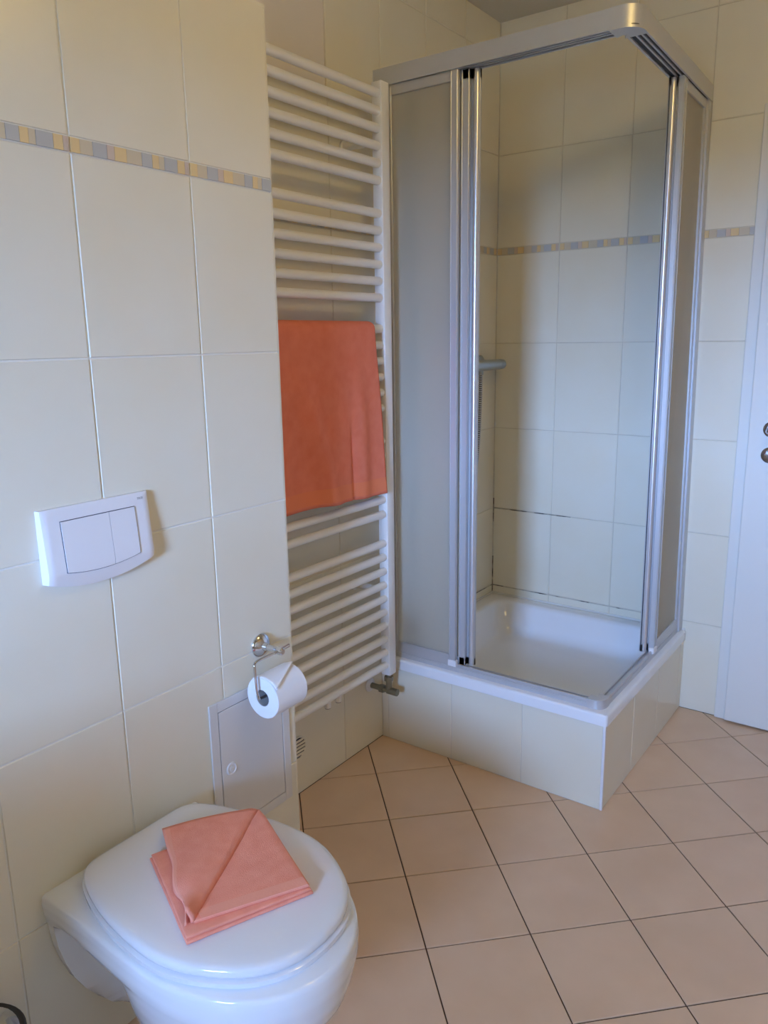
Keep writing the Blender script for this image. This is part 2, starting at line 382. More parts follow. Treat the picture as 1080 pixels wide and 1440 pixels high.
bm = B(); box(bm, (.0, -.5, zj - .0019), (.0012, -.004, zj + .0019)); obj('mildewed_joint', bm, M['silicone'], wall_left)

# ------------------------------------------------------------------ shower enclosure
enc = thing('shower_enclosure', 'aluminium corner shower enclosure with frosted sliding panels pushed open', 'shower enclosure', (.79, -.79, RT))
def Lband(bm, n0, n1, z0, z1, r, s_front=0., s_side=0., mi=0, k=8):
    """L-shaped band along both open sides, n0..n1 in from the tray's edge, outer corner radius r"""
    def line(n, rr):
        xo, yo = SH_W - n, -SH_D + n
        pts = [(s_front, yo)]
        for i in range(k + 1):
            a = math.radians(-90 + 90 * i / k); pts.append((xo - rr + rr * math.cos(a), yo + rr + rr * math.sin(a)))
        return pts + [(xo, -s_side)]
    o = line(n0, r); i = line(n1, max(r - (n1 - n0), .002))
    poly = o + list(reversed(i))
    m = len(o)
    lo = [bm.verts.new((x, y, z0)) for x, y in poly]; hi = [bm.verts.new((x, y, z1)) for x, y in poly]; N = len(poly)
    for a in range(N): bm.faces.new((lo[a], lo[(a + 1) % N], hi[(a + 1) % N], hi[a])).material_index = mi
    for a in range(m - 1):
        bm.faces.new((hi[a], hi[a + 1], hi[N - 2 - a], hi[N - 1 - a])).material_index = mi
        bm.faces.new((lo[a + 1], lo[a], lo[N - 1 - a], lo[N - 2 - a])).material_index = mi
Z0, Z1 = RT + .026, 2.103
bm = B(); Lband(bm, .016, .046, RT, RT + .016, .03); Lband(bm, .018, .024, RT + .016, RT + .026, .028); Lband(bm, .036, .040, RT + .016, RT + .024, .012)
obj('bottom_rail', bm, M['aluminium'], enc, smooth=30)
bm = B(); Lband(bm, .008, .062, Z1 + .004, Z1 + .046, .045); Lband(bm, .008, .014, Z1 - .002, Z1 + .004, .045); Lband(bm, .022, .027, Z1 - .002, Z1 + .004, .03); Lband(bm, .036, .041, Z1 - .002, Z1 + .004, .018); Lband(bm, .055, .062, Z1 - .002, Z1 + .004, .01)
obj('top_rail', bm, M['aluminium'], enc, smooth=30)
bm = B()
for a, b in ((.014, .022), (.027, .036), (.041, .055)): Lband(bm, a, b, Z1 + .0025, Z1 + .0038, .02, .03, .03)
obj('rail_groove_shade', bm, M['rubber_and_shade'], enc)  # black strips paint the shade inside the rail's channels
def corner_piece(name, n0, n1, z0, z1, r, ln, m):
    bm = B(); xo, yo = SH_W - n0, -SH_D + n0
    def line(off):
        rr = max(r - off, .003); pts = [(xo - ln, yo + off)]
        for i in range(11):
            a = math.radians(-90 + 9 * i); pts.append((xo - r + rr * math.cos(a), yo + r + rr * math.sin(a)))
        return pts + [(xo - off, yo + ln)]
    o = line(0); i = line(n1 - n0); poly = o + list(reversed(i)); N = len(poly); m_ = len(o)
    lo = [bm.verts.new((x, y, z0)) for x, y in poly]; hi = [bm.verts.new((x, y, z1)) for x, y in poly]
    for a in range(N): bm.faces.new((lo[a], lo[(a + 1) % N], hi[(a + 1) % N], hi[a]))
    for a in range(m_ - 1):
        bm.faces.new((hi[a], hi[a + 1], hi[N - 2 - a], hi[N - 1 - a])); bm.faces.new((lo[a + 1], lo[a], lo[N - 1 - a], lo[N - 2 - a]))
    return obj(name, bm, m, enc, smooth=30)
corner_piece('corner_cap', .0065, .066, Z1 - .004, Z1 + .0475, .05, .075, M['aluminium'])
corner_piece('corner_foot', .0145, .048, RT, RT + .028, .032, .05, M['aluminium'])
def side(bm, which, s0, s1, n0, n1, z0, z1, bev=.0015, mi=0):
    if which == 'front': box(bm, (s0, -SH_D + n0, z0), (s1, -SH_D + n1, z1), bev, 1, mi)
    else: box(bm, (SH_W - n1, -s1, z0), (SH_W - n0, -s0, z1), bev, 1, mi)
def spt(which, s, n, z): return (s, -SH_D + n, z) if which == 'front' else (SH_W - n, -s, z)
def enclosure_side(which, fixed, slide_a, slide_b):
    # wall profile
    bm = B(); side(bm, which, .0005, .040, .010, .014, RT + .001, Z1); side(bm, which, .0005, .040, .044, .048, RT + .001, Z1); side(bm, which, .0005, .006, .014, .044, RT + .001, Z1); side(bm, which, .036, .040, .012, .046, RT + .001, Z1)
    obj('wall_profile', bm, M['aluminium'], enc)
    # fixed panel
    f0, f1 = fixed
    bm = B(); n0, n1 = .017, .031
    side(bm, which, .040, .058, n0, n1, Z0 - .008, Z1); side(bm, which, f0, f1, n0 - .002, n1, Z0 - .008, Z1 - .001); side(bm, which, f0 + .000, f0 + .0025, n0 - .005, n0 - .001, Z0, Z1 - .004); side(bm, which, f1 - .0025, f1, n0 - .005, n0 - .001, Z0, Z1 - .004)
    side(bm, which, .058, f0, n0, n1, Z0 - .008, Z0 + .028); side(bm, which, .058, f0, n0, n1, Z1 - .030, Z1 - .001)
    fp = obj('fixed_panel', bm, M['aluminium'], enc)
    bm = B(); side(bm, which, .056, f0 + .002, .024, .028, Z0 + .026, Z1 - .028, 0); obj('pane', bm, M['frosted'], fp)
    bm = B(); side(bm, which, f0 - .004, f1 + .004, n0 - .006, n1 - .002, Z0 - .009, Z0 + .012, .002); obj('guide_block', bm, M['plastic'], fp)
    # two sliding panels pushed behind it
    for (s0, s1), n, last in ((slide_a, .033, False), (slide_b, .047, True)):
        bm = B(); a, b = n, n + .011
        back = s0 - (.200 if which == 'front' else .215)
        side(bm, which, back, back + .022, a, b, Z0 - .004, Z1 - .002); side(bm, which, back, s1, a, b, Z0 - .004, Z0 + .022); side(bm, which, back, s1, a, b, Z1 - .028, Z1 - .002)
        side(bm, which, s0, s1, a, b, Z0 - .004, Z1 - .002)
        side(bm, which, s0, s0 + .0025, a - .004, a + .002, Z0 - .004, Z1 - .004)
        if not last: side(bm, which, s1 - .0025, s1, a - .003, a + .002, Z0 - .004, Z1 - .004)
        p = obj('sliding_panel', bm, M['aluminium'], enc)
        bm = B(); side(bm, which, back + .020, s0 + .002, a + .004, a + .008, Z0 + .02, Z1 - .026, 0); obj('pane', bm, M['frosted'], p)
        bm = B()
        if last:
            cyl(bm, spt(which, s1 - .0085, n - .002, Z0 - .002), spt(which, s1 - .0085, n - .002, Z1 - .004), .0085, n=20)
            obj('grip_bar', bm, M['alu_bright'], p, smooth=40)
            bm = B(); side(bm, which, s1 - .0195, s1 - .0175, a - .0012, a + .001, Z0 - .002, Z1 - .004, 0)
            if which == 'side': side(bm, which, s1 - .0005, s1 + .0015, a + .0045, a + .0075, Z0 - .002, Z1 - .004, 0)
            obj('seal', bm, M['rubber_and_shade'], p)
enclosure_side('front', (.265, .287), (.291, .314), (.309, .340))
enclosure_side('side', (.305, .335), (.300, .327), (.318, .346))
bpy.context.view_layer.update()
for o in [c for c in COL.objects if c.parent == enc or (c.parent and c.parent.parent == enc)]:      # the side wall is a little out of plumb at the far end
    off = wpos(o)
    for v in o.data.vertices:
        p = v.co + off
        if p.x > .55: v.co.x -= .024 * max(0, (p.z - RT) / 1.8) * max(0, min(1, 1 + p.y / .8)) * min(1, (p.x - .55) / .2)

# ------------------------------------------------------------------ shower mixer, hose, hand shower
mx = thing('shower_mixer', 'chrome thermostatic shower mixer bar on the tiled wall inside the shower', 'shower mixer', (0, -.2, 1.27))
bm = B(); cyl(bm, (.06, -.097, 1.27), (.06, -.315, 1.27), .0205, n=24, bev=.002); cyl(bm, (.06, -.231, 1.252), (.06, -.231, 1.236), .010, n=16)
obj('mixer_body', bm, M['mixer_chrome'], mx, smooth=40)
for y0, y1 in ((-.094, -.055), (-.318, -.360)):
    bm = B(); lathe(bm, (.06, y0, 1.27), (0, y1 - y0, 0), [(0, .0185), (.003, .0205), (abs(y1 - y0) - .006, .019), (abs(y1 - y0), .013)]); obj('control_knob', bm, M['mixer_chrome'], mx, smooth=40)
for yy in (-.131, -.281):
    bm = B(); lathe(bm, (.0, yy, 1.275), (1, 0, 0), [(.0, .031), (.004, .031), (.010, .024), (.012, .014), (.05, .014)]); obj('wall_union', bm, M['mixer_chrome'], mx, smooth=40)
pts = spline([(.06, -.231, 1.240), (.061, -.233, 1.16), (.060, -.238, 1.05), (.057, -.247, .93), (.055, -.275, .80), (.053, -.34, .69), (.052, -.42, .68), (.05, -.48, .78), (.048, -.50, 1.0), (.05, -.505, 1.25), (.055, -.505, 1.46)], 40)
def even(path, step):
    out = [path[0]]; acc = 0
    for p, q in zip(path, path[1:]):
        d = (q - p).length; t = step - acc
        while t <= d: out.append(p + (q - p) * (t / d)); t += step
        acc = (acc + d) % step
    return out
bm = B(); hp = even(pts, .0020); k4 = [.0058, .0084, .0084, .0058]
tube(bm, hp, lambda i: k4[i % 4], n=10)
bm.faces.ensure_lookup_table()
for i, f in enumerate(bm.faces):
    if (i // 10) % 4 == 3: f.material_index = 1  # black rings put the shade between the ribs into the colour
tag(obj('shower_hose', bm, [M['aluminium'], M['rubber_and_shade']]), 'ribbed metal shower hose hanging below the chrome mixer bar', 'hose')
hs = thing('hand_shower', 'chrome hand shower in a wall bracket behind the frosted front panel', 'hand shower', (0, -.505, 1.5))
bm = B(); lathe(bm, (0, -.505, 1.5), (1, 0, 0), [(0, .025), (.005, .025), (.008, .012), (.045, .012)]); cyl(bm, (.055, -.505, 1.475), (.055, -.505, 1.525), .016); obj('bracket', bm, M['chrome'], hs, smooth=40)
bm = B(); tube(bm, spline([(.055, -.505, 1.455), (.056, -.505, 1.56), (.068, -.505, 1.66), (.085, -.505, 1.71)], 6), .0105); obj('handle', bm, M['chrome'], hs, smooth=40)
bm = B(); lathe(bm, (.085, -.505, 1.72), (.85, 0, -.5), [(-.012, .012), (0, .036), (.012, .040), (.016, .038), (.017, .0001)]); obj('spray_head', bm, M['chrome'], hs, smooth=40)

# ------------------------------------------------------------------ towel radiator
rad = thing('towel_radiator', 'tall white ladder towel radiator with round horizontal bars on the recessed wall', 'radiator', (0, -1.17, .284))
PY = (-.878, -1.462)
for yy in PY:
    bm = B(); box(bm, (.064, yy - .019, .284), (.100, yy + .019, 2.084), .004, 2); obj('post', bm, M['enamel_white'], rad, smooth=40)
zs = [2.052 - .0464 * i for i in range(6)] + [1.730 - .0474 * i for i in range(6)] + [1.403 - .0474 * i for i in range(6)] + [1.066 - .0468 * i for i in range(6)] + [.737 - .0463 * i for i in range(10)]
bm = B(); cyl(bm, (.0835, PY[1] + .017, 0), (.0835, PY[0] - .017, 0), .0125, n=20)
bar0 = obj('bar', bm, M['enamel_white'], rad, loc=(0, 0, 0), smooth=40)
bar0.location = Vector((0, 0, zs[0])) - rad.location
for z in zs[1:]:
    o = bar0.copy(); COL.objects.link(o); o.location = Vector((0, 0, z)) - rad.location
for yy in (-1.197, -1.147):
    bm = B(); lathe(bm, (.0835, yy, .318), (0, 0, -1), [(0, .0105), (.024, .0105), (.026, .009)]); cyl(bm, (.0835, yy, .293), (.0835, yy, .2905), .0085, mi=1)
    obj('blanking_cap', bm, [M['enamel_white'], M['gap']], rad, smooth=40)
for yy in (-.95, -1.39):
    for z in (.60, 1.911):
        bm = B(); lathe(bm, (0, yy, z), (1, 0, 0), [(0, .018), (.006, .018), (.008, .011), (.074, .011)]); obj('wall_bracket', bm, M['enamel_white'], rad, smooth=40)
rv = thing('radiator_valve', 'dull brass radiator valve under the right radiator post', 'valve', (0, -.878, .225))
bm = B(); lathe(bm, (0, -.878, .222), (1, 0, 0), [(0, .024), (.004, .024), (.009, .016), (.010, .010)]); obj('rosette', bm, M['plastic'], rv, smooth=40)
bm = B(); cyl(bm, (.008, -.878, .222), (.082, -.878, .222), .0095); cyl(bm, (.082, -.878, .214), (.082, -.878, .285), .0105)
cyl(bm, (.082, -.878, .258), (.082, -.878, .274), .0155, n=6); cyl(bm, (.046, -.878, .222), (.062, -.878, .222), .0145, n=6)
obj('valve_body', bm, M['brass'], rv, smooth=40)
bm = B(); cyl(bm, (.082, -.878, .222), (.116, -.878, .222), .0125, n=8); obj('lockshield_cap', bm, M['brass'], rv)

# ------------------------------------------------------------------ towel on the radiator
def hang_towel():
    NY, y_top, y_bot = 90, (-1.425, -.966), (-1.440, -.925)
    zt, xb, zc = 1.403, .0835, 1.403
    path = []                                     # (x, z, front weight) from back hem over the bar to front hem
    for i in range(18): path.append((.056, 1.05 + (zc - 1.05) * i / 18, 0))
    for i in range(11):
        a = math.pi - math.pi * i / 10; path.append((xb + .0275 * math.cos(a) * (1 if a > math.pi / 2 else 1.0), zc + .0185 * math.sin(a), 0))
    zb = .915
    for i in range(1, 49): path.append((.111, zc - (zc - zb) * i / 48, i / 48))
    bm = B(); grid = []
    for x, z, wgt in path:
        row = []
        for k in range(NY + 1):
            u = k / NY
            y = (y_top[0] + (y_top[1] - y_top[0]) * u) * (1 - wgt) + (y_bot[0] + (y_bot[1] - y_bot[0]) * u) * wgt
            dx = 0
            if wgt > 0:
                g = sstep(.05, .6, wgt)
                dx += .012 * g * math.exp(-((u - .79) / .06) ** 2)
                dx -= .012 * sstep(.45, .75, wgt) * math.exp(-((u - .70) / .016) ** 2)
                dx += .020 * g * math.exp(-((u - (.20 + .30 * wgt)) / .075) ** 2)
                dx += .010 * g * max(0, u - .8) / .2
                dx += .004 * g * math.sin(9 * u + 3 * wgt)
                dx = max(dx, -.006)
            row.append(bm.verts.new((x + dx, y, z + (.006 * math.sin(5 * u) - .022 * (u - 1) * -1 * 0) * wgt)))
        grid.append(row)
    n = len(path)
    for a in range(n - 1):
        for k in range(NY):
            f = bm.faces.new((grid[a][k], grid[a][k + 1], grid[a + 1][k + 1], grid[a + 1][k]))
            f.material_index = 1 if a in range(n - 6, n - 2) else 0
    o = obj('hanging_towel', bm, [M['towel_hang'], M['hem_hang']], None, loc=(.09, -1.19, .915), smooth=60)
    s = o.modifiers.new('thickness', 'SOLIDIFY'); s.thickness = .007; s.offset = 0
    tag(o, 'deep orange terry towel draped over the white towel radiator', 'towel')
hang_towel()

# ------------------------------------------------------------------ round vent low on the recessed wall
vc = Vector((0, -1.247, .155)); vr = .034
vent = thing('wall_vent', 'small round louvred vent low on the wall beneath the radiator', 'vent', vc)
bm = B(); lathe(bm, vc, (1, 0, 0), [(.0002, vr + .004), (.003, vr + .003), (.004, vr), (.002, vr - .001), (.0012, vr - .002), (.001, .0001)]); obj('vent_ring', bm, M['wall_tile'], vent, smooth=40)
bm = B(); lathe(bm, vc, (1, 0, 0), [(.001, vr - .0015), (.0021, vr - .0015), (.0022, .0001)]); obj('vent_backing', bm, M['gap'], vent)
for k in range(-2, 3):
    z = k * .0115; hl = math.sqrt(max(0, (vr - .002) ** 2 - z * z))
    bm = B(); box(bm, (.0014, vc.y - hl, vc.z + z - .0036), (.0042, vc.y + hl, vc.z + z + .0036)); obj('slat', bm, M['wall_tile'], vent)

# ------------------------------------------------------------------ access panel
PYC = -1.687
ap = thing('access_panel', 'square white service hatch in the tiled wall behind the toilet', 'access panel', (D_BOX, PYC, .43))
y0, y1, z0, z1 = -1.811, -1.563, .258, .602; t = .024
bm = B(); xa, xb = D_BOX + .0005, D_BOX + .005
for a, b in (((xa, y0, z0), (xb, y0 + t, z1)), ((xa, y1 - t, z0), (xb, y1, z1)), ((xa, y0 + t, z0), (xb, y1 - t, z0 + t)), ((xa, y0 + t, z1 - t), (xb, y1 - t, z1))): box(bm, a, b, .0012, 1)
obj('hatch_frame', bm, M['hatch'], ap)
bm = B(); box(bm, (xa, y0 + t - .001, z0 + t - .001), (xa + .0012, y1 - t + .001, z1 - t + .001)); obj('frame_gap', bm, M['gap'], ap)
bm = B(); box(bm, (xa + .001, y0 + t + .0016, z0 + t + .0016), (xb - .0004, y1 - t - .0016, z1 - t - .0016), .001, 1); obj('hatch_door', bm, M['hatch'], ap)
bm = B(); lathe(bm, (xb - .0006, -1.758, .430), (1, 0, 0), [(0, .0150), (.0030, .0142), (.0036, .0120), (.0012, .0105), (.0012, .007), (.0030, .006), (.0032, .0001)]); lk = obj('hatch_lock', bm, M['plastic'], ap, smooth=40)
bm = B(); box(bm, (xb + .0022, -1.7615, .4290), (xb + .0031, -1.7545, .4308)); obj('lock_slot', bm, M['hatch'], lk)

# ------------------------------------------------------------------ flush plate
fl = thing('flush_plate', 'white dual flush plate with curved lower edge on the tiled wall above the toilet', 'flush plate', (D_BOX, -2.037, 1.03))
def arc_low(y): return .951 + .021 * ((y + 2.043) / .111) ** 2
def plate_x(z):           # wedge: thin at the top, proudest near z=.99, then bevelled back
    return D_BOX + interp([.945, .955, .985, 1.10], [.009, .014, .021, .011], z)
def plate_mesh(y0, y1, ztop, low, dx, k=20, back=0.0004, inset=0.0, nz=10, skirt=0.0):
    bm = B()
    front, rear = [], []
    for i in range(k + 1):
        y = y0 + (y1 - y0) * i / k; zl = low(y); fr, re = [], []
        for j in range(nz + 1):
            z = zl + (ztop - zl) * j / nz
            e = min((y - y0), (y1 - y), (ztop - z)) ; drop = .0025 * (1 - sstep(0, .004, e)) if inset else 0
            fr.append(bm.verts.new((plate_x(z) + dx - drop, y, z))); re.append(bm.verts.new((D_BOX + back, y + (skirt if i == k else -skirt if i == 0 else 0), z)))
        front.append(fr); rear.append(re)
    for i in range(k):
        for j in range(nz):
            bm.faces.new((front[i][j], front[i + 1][j], front[i + 1][j + 1], front[i][j + 1]))
            bm.faces.new((rear[i][j], rear[i][j + 1], rear[i + 1][j + 1], rear[i + 1][j]))
        bm.faces.new((front[i][0], rear[i][0], rear[i + 1][0], front[i + 1][0])); bm.faces.new((front[i][nz], front[i + 1][nz], rear[i + 1][nz], rear[i][nz]))
    for i in (0, k):
        for j in range(nz): bm.faces.new((front[i][j], front[i][j + 1], rear[i][j + 1], rear[i][j]))
    return bm
obj('plate', plate_mesh(-2.1475, -1.929, 1.099, arc_low, 0, 32, inset=1, nz=20, skirt=.0035), M['plastic'], fl, smooth=35)
by0, by1, bz = -2.114, -1.963, 1.075
def arc_btn(y): return .984 + .010 * ((y + 2.043) / .08) ** 2 - .006 
def shift(f, d): return lambda y: f(y) + d
obj('button_gap', plate_mesh(by0 - .0012, by1 + .0012, bz + .0012, shift(arc_btn, -.0012), .0006, 20), M['gap'], fl, smooth=35)
ysplit = -2.018
obj('full_flush_button', plate_mesh(by0, ysplit - .0005, bz, arc_btn, .0018, 16), M['plastic'], fl, smooth=35)
obj('half_flush_button', plate_mesh(ysplit + .0005, by1, bz, arc_btn, .0018, 12), M['plastic'], fl, smooth=35)
cu = bpy.data.curves.new('logo_mark', 'FONT'); cu.body = 'TECE'; cu.size = .0058; cu.align_x = 'CENTER'; cu.extrude = .0001
cu.materials.append(M['mark'])
lg = bpy.data.objects.new('logo_mark', cu); COL.objects.link(lg)
lg.rotation_euler = (math.pi / 2, 0, math.pi / 2); lg.location = Vector((D_BOX + .0124, -1.9475, 1.0865)) - fl.location; 
_dg = bpy.context.evaluated_depsgraph_get(); _me = bpy.data.meshes.new_from_object(lg.evaluated_get(_dg))
_o = bpy.data.objects.new('printed_mark', _me); COL.objects.link(_o); _o.location = lg.location; _o.rotation_euler = lg.rotation_euler; _o.parent = fl
bpy.data.objects.remove(lg)

# ------------------------------------------------------------------ paper holder and roll
RC = Vector((.337, 0, .600))
ph = thing('toilet_paper_holder', 'chrome wall mounted toilet paper holder above the service hatch', 'paper holder', (D_BOX, -1.645, .688))
bm = B(); lathe(bm, (D_BOX + .0002, -1.645, .688), (1, 0, 0), [(0, .027), (.004, .028), (.009, .025), (.014, .016), (.016, .010), (.026, .008)], n=36); obj('rosette', bm, M['chrome'], ph, smooth=40)
bm = B(); lathe(bm, (D_BOX + .024, -1.645, .688), (1, 0, 0), [(0, .0075), (.030, .0065), (.034, .009), (.046, .009), (.049, .006)], n=20); obj('arm', bm, M['chrome'], ph, smooth=40)
bm = B()
xw = .330
tube(bm, spline([(xw, -1.628, .688), (xw, -1.652, .687), (xw, -1.712, .687), (xw + .001, -1.7235, .682), (xw + .002, -1.7245, .672), (xw + .004, -1.7235, .625), (xw + .006, -1.722, .612), (xw + .007, -1.714, .602), (xw + .007, -1.64, .602)], 6), .0033, n=10)
cyl(bm, (xw, -1.612, .690), (xw, -1.66, .687), .0042, n=10)
obj('wire', bm, M['chrome'], ph, smooth=50)
ROLL_R = .048; ry0, ry1 = -1.711, -1.614
roll = thing('toilet_roll', 'white toilet paper roll hanging on the chrome holder', 'toilet roll', (RC.x, -1.66, RC.z))
def ring(y, r, n=48): return [(RC.x + r * math.cos(2 * math.pi * i / n), y, RC.z + r * math.sin(2 * math.pi * i / n)) for i in range(n)]
bm = B(); rc = .0195
vs = [ring(ry0, rc), ring(ry0, ROLL_R - .0015), ring(ry0 + .0015, ROLL_R), ring(ry1 - .0015, ROLL_R), ring(ry1, ROLL_R - .0015), ring(ry1, rc)]
g = loft(bm, vs, cap0=False, cap1=False)
obj('paper', bm, M['paper'], roll, smooth=40)
bm = B(); loft(bm, [ring(ry0 + .0005, rc), ring(ry1 - .0005, rc), ring(ry1 - .0005, rc - .0014), ring(ry0 + .0005, rc - .0014), ring(ry0 + .0005, rc)], cap0=False, cap1=False); obj('core', bm, M['card'], roll, smooth=40)
# loose end folded into a point over the front top of the roll
bm = B(); nA, nY = 16, 14; rows = []
for i in range(nA + 1):
    t = i / nA; row = []
    for k in range(nY + 1):
        v = k / nY; a_end = 34 + 50 * v
        a = math.radians(128 + (a_end - 128) * t); rr = ROLL_R + .0006 + .0045 * sstep(.55, 1, t)
        row.append(bm.verts.new((RC.x + rr * math.cos(a), ry0 + .0005 + (ry1 - ry0 - .001) * v, RC.z + rr * math.sin(a))))
    rows.append(row)
for a, b in zip(rows, rows[1:]):
    for k in range(nY): bm.faces.new((a[k], a[k + 1], b[k + 1], b[k]))
o = obj('loose_end', bm, M['paper'], roll, smooth=60); s = o.modifiers.new('thickness', 'SOLIDIFY'); s.thickness = .0012; s.offset = 1

# ------------------------------------------------------------------ toilet
TY = -2.030
wc = thing('toilet', 'white wall hung toilet with closed lid against the cream tiled wall', 'toilet', (D_BOX, TY, 0))
tz = [.075, .10, .13, .17, .21, .25, .29, .32, .335, .345, .36, .385, .398, .402]
T_xf = [.50, .565, .62, .680, .730, .768, .793, .803, .806, .808, .811, .812, .810, .804]
T_hb = [.040, .075, .100, .124, .144, .160, .172, .179, .182, .184, .186, .1865, .185, .179]
T_xc = [.42, .44, .47, .50, .52, .54, .555, .56, .565, .57, .57, .57, .57, .57]
T_nk = [.035, .050, .055, .058, .060, .062, .066, .078, .110, .165, .178, .181, .179, .172]
T_fl = [.045, .075, .100, .126, .146, .160, .170, .174, .175, .176, .1765, .1765, .175, .169]
def half(x, z):
    xf, hb, xc, nk, fl_ = (interp(tz, T, z) for T in (T_xf, T_hb, T_xc, T_nk, T_fl))
    if x >= xc: q = min(1, (x - xc) / (xf - xc))
    else: q = min(1, (xc - x) / interp([.1, .25, .33], [.13, .17, .21], z))
    e = 2.05 if x >= xc else 2.25
    bowl = hb * max(0, 1 - q ** e) ** (1 / e)
    if x < xc and z > .325: bowl = bowl + (hb * (1 - .055 * q * q) - bowl) * sstep(.328, .346, z)
    nkv = nk if x < xc else 0
    flv = fl_ * (1 - sstep(.292, .318, x)) if x < xc else 0
    k = 18
    vals = [v for v in (bowl, nkv, flv)]
    m = max(vals)
    return m + (sum(max(0, v - m + .02) ** 2 for v in sorted(vals)[:2]) * 3 if x < xc else 0)
rings = []
zz = []
for a, b in zip(tz, tz[1:]):
    n = 4 if b - a > .02 else 2
    zz += [a + (b - a) * i / n for i in range(n)]
zz.append(tz[-1])
NX = 44
for z in zz:
    xf = interp(tz, T_xf, z); s = []
    for i in range(NX + 1):
        x = D_BOX + .0008 + (xf - D_BOX - .0008) * math.sin(math.pi / 2 * i / NX); s.append((x, half(x, z) if i < NX else 0))
    pts_ = [(x, TY - .010 - h, z) for x, h in s] + [(x, TY - .010 + h, z) for x, h in reversed(s[:-1])]
    rings.append(pts_)
bm = B(); loft(bm, rings)
# hollow of the bowl is closed by the lid; top stays flat
obj('bowl', bm, M['ceramic'], wc, smooth=55)
LID = [(.296, .0), (.296, .07), (.299, .108), (.315, .131), (.356, .152), (.424, .172), (.50, .184), (.57, .1875), (.62, .180), (.66, .165), (.70, .143), (.73, .120), (.755, .089), (.772, .050), (.778, .0)]
def lid_outline(k=6):
    h = spline([(x, y, 0) for x, y in LID], k)
    return [(p.x, -p.y) for p in h] + [(p.x, p.y) for p in reversed(h[1:-1])]
OUT = lid_outline()
def lid_ring(inset, z, grow=0):
    cx = .545; out = []
    for x, y in OUT:
        d = math.hypot(x - cx, y); s = (d - inset + grow) / d
        out.append((cx + (x - cx) * s, TY + y * s, z))
    return out
bm = B(); loft(bm, [lid_ring(.010, .4035), lid_ring(.003, .4038, .004), lid_ring(0, .406, .004), lid_ring(0, .414, .004), lid_ring(.004, .4165, .004), lid_ring(.02, .417, 0)])
obj('seat', bm, M['lid_plastic'], wc, smooth=50)
bm = B(); loft(bm, [lid_ring(.012, .4185), lid_ring(.003, .4188), lid_ring(0, .421), lid_ring(0, .428), lid_ring(.0015, .432), lid_ring(.005, .4352), lid_ring(.012, .4372), lid_ring(.03, .4388), lid_ring(.07, .440), lid_ring(.11, .4405)])
obj('lid', bm, M['lid_plastic'], wc, smooth=60)
for yy in (-.078, .078):
    bm = B(); cyl(bm, (.292, TY + yy - .018, .412), (.292, TY + yy + .018, .412), .0095, n=16, bev=.002); box(bm, (.284, TY + yy - .012, .402), (.300, TY + yy + .012, .409)); obj('hinge', bm, M['lid_plastic'], wc, smooth=40)

# ------------------------------------------------------------------ folded towel on the lid
ZL = .4412
A_, B_, C_, D_ = (.398, -2.078), (.618, -2.178), (.706, -1.974), (.480, -1.868)
def quadpt(q, u, v):      # q: four corners a(0,0) b(1,0) c(1,1) d(0,1)
    a, b, c, d = q
    return tuple(a[i] * (1 - u) * (1 - v) + b[i] * u * (1 - v) + c[i] * u * v + d[i] * (1 - u) * v for i in (0, 1))
ft_ = thing('folded_towel', 'coral terry hand towel folded with a diagonal corner fold on the toilet lid', 'towel', (.55, -2.02, ZL))
def slab(name, q, z0, z1, m, n=16, wob=.0008, roll=True, parent=ft_, zfun=None, hem=None):
    """a soft folded layer: rounded edges, slightly uneven"""
    bm = B(); t = z1 - z0; prof = [(.0, 0.0), (.25, .0), (.5, .5), (.75, 1.0), (.99, 1.0)]
    c = tuple(sum(p[i] for p in q) / 4 for i in (0, 1))
    per = []
    for e in range(4):
        p, r = q[e], q[(e + 1) % 4]
        for k in range(n): per.append((p[0] + (r[0] - p[0]) * k / n, p[1] + (r[1] - p[1]) * k / n))
    random.seed(name)
    N = len(per); jit = [random.uniform(-1, 1) * wob for _ in per]
    jit = [(jit[i - 1] + jit[i] + jit[(i + 1) % N]) / 3 for i in range(N)]
    def ringp(ins, z):
        out = []
        for (x, y), j in zip(per, jit):
            d = math.hypot(x - c[0], y - c[1]); s = (d - ins + j) / d
            xx, yy = c[0] + (x - c[0]) * s, c[1] + (y - c[1]) * s
            out.append((xx, yy, z + (zfun(xx, yy) if zfun else 0)))
        return out
    r = t / 2
    rr = [ringp(r, z0), ringp(r * .3, z0 + r * .3), ringp(0, z0 + r), ringp(r * .3, z1 - r * .3), ringp(r, z1), ringp(r + .012, z1 + .0004), ringp(r + .03, z1 + .0008), ringp(.07, z1 + .001)]
    loft(bm, rr)
    return obj(name, bm, m, parent, smooth=60)
TL = .0062
slab('lower_fold', [A_, B_, C_, D_], ZL, ZL + TL, M['towel_fold'])
q2 = [(A_[0] + .002, A_[1] + .003), (B_[0] - .003, B_[1] + .003), (C_[0] - .003, C_[1] - .001), (D_[0] + .001, D_[1] - .002)]
slab('middle_fold', q2, ZL + TL, ZL + 2 * TL, M['towel_fold'])
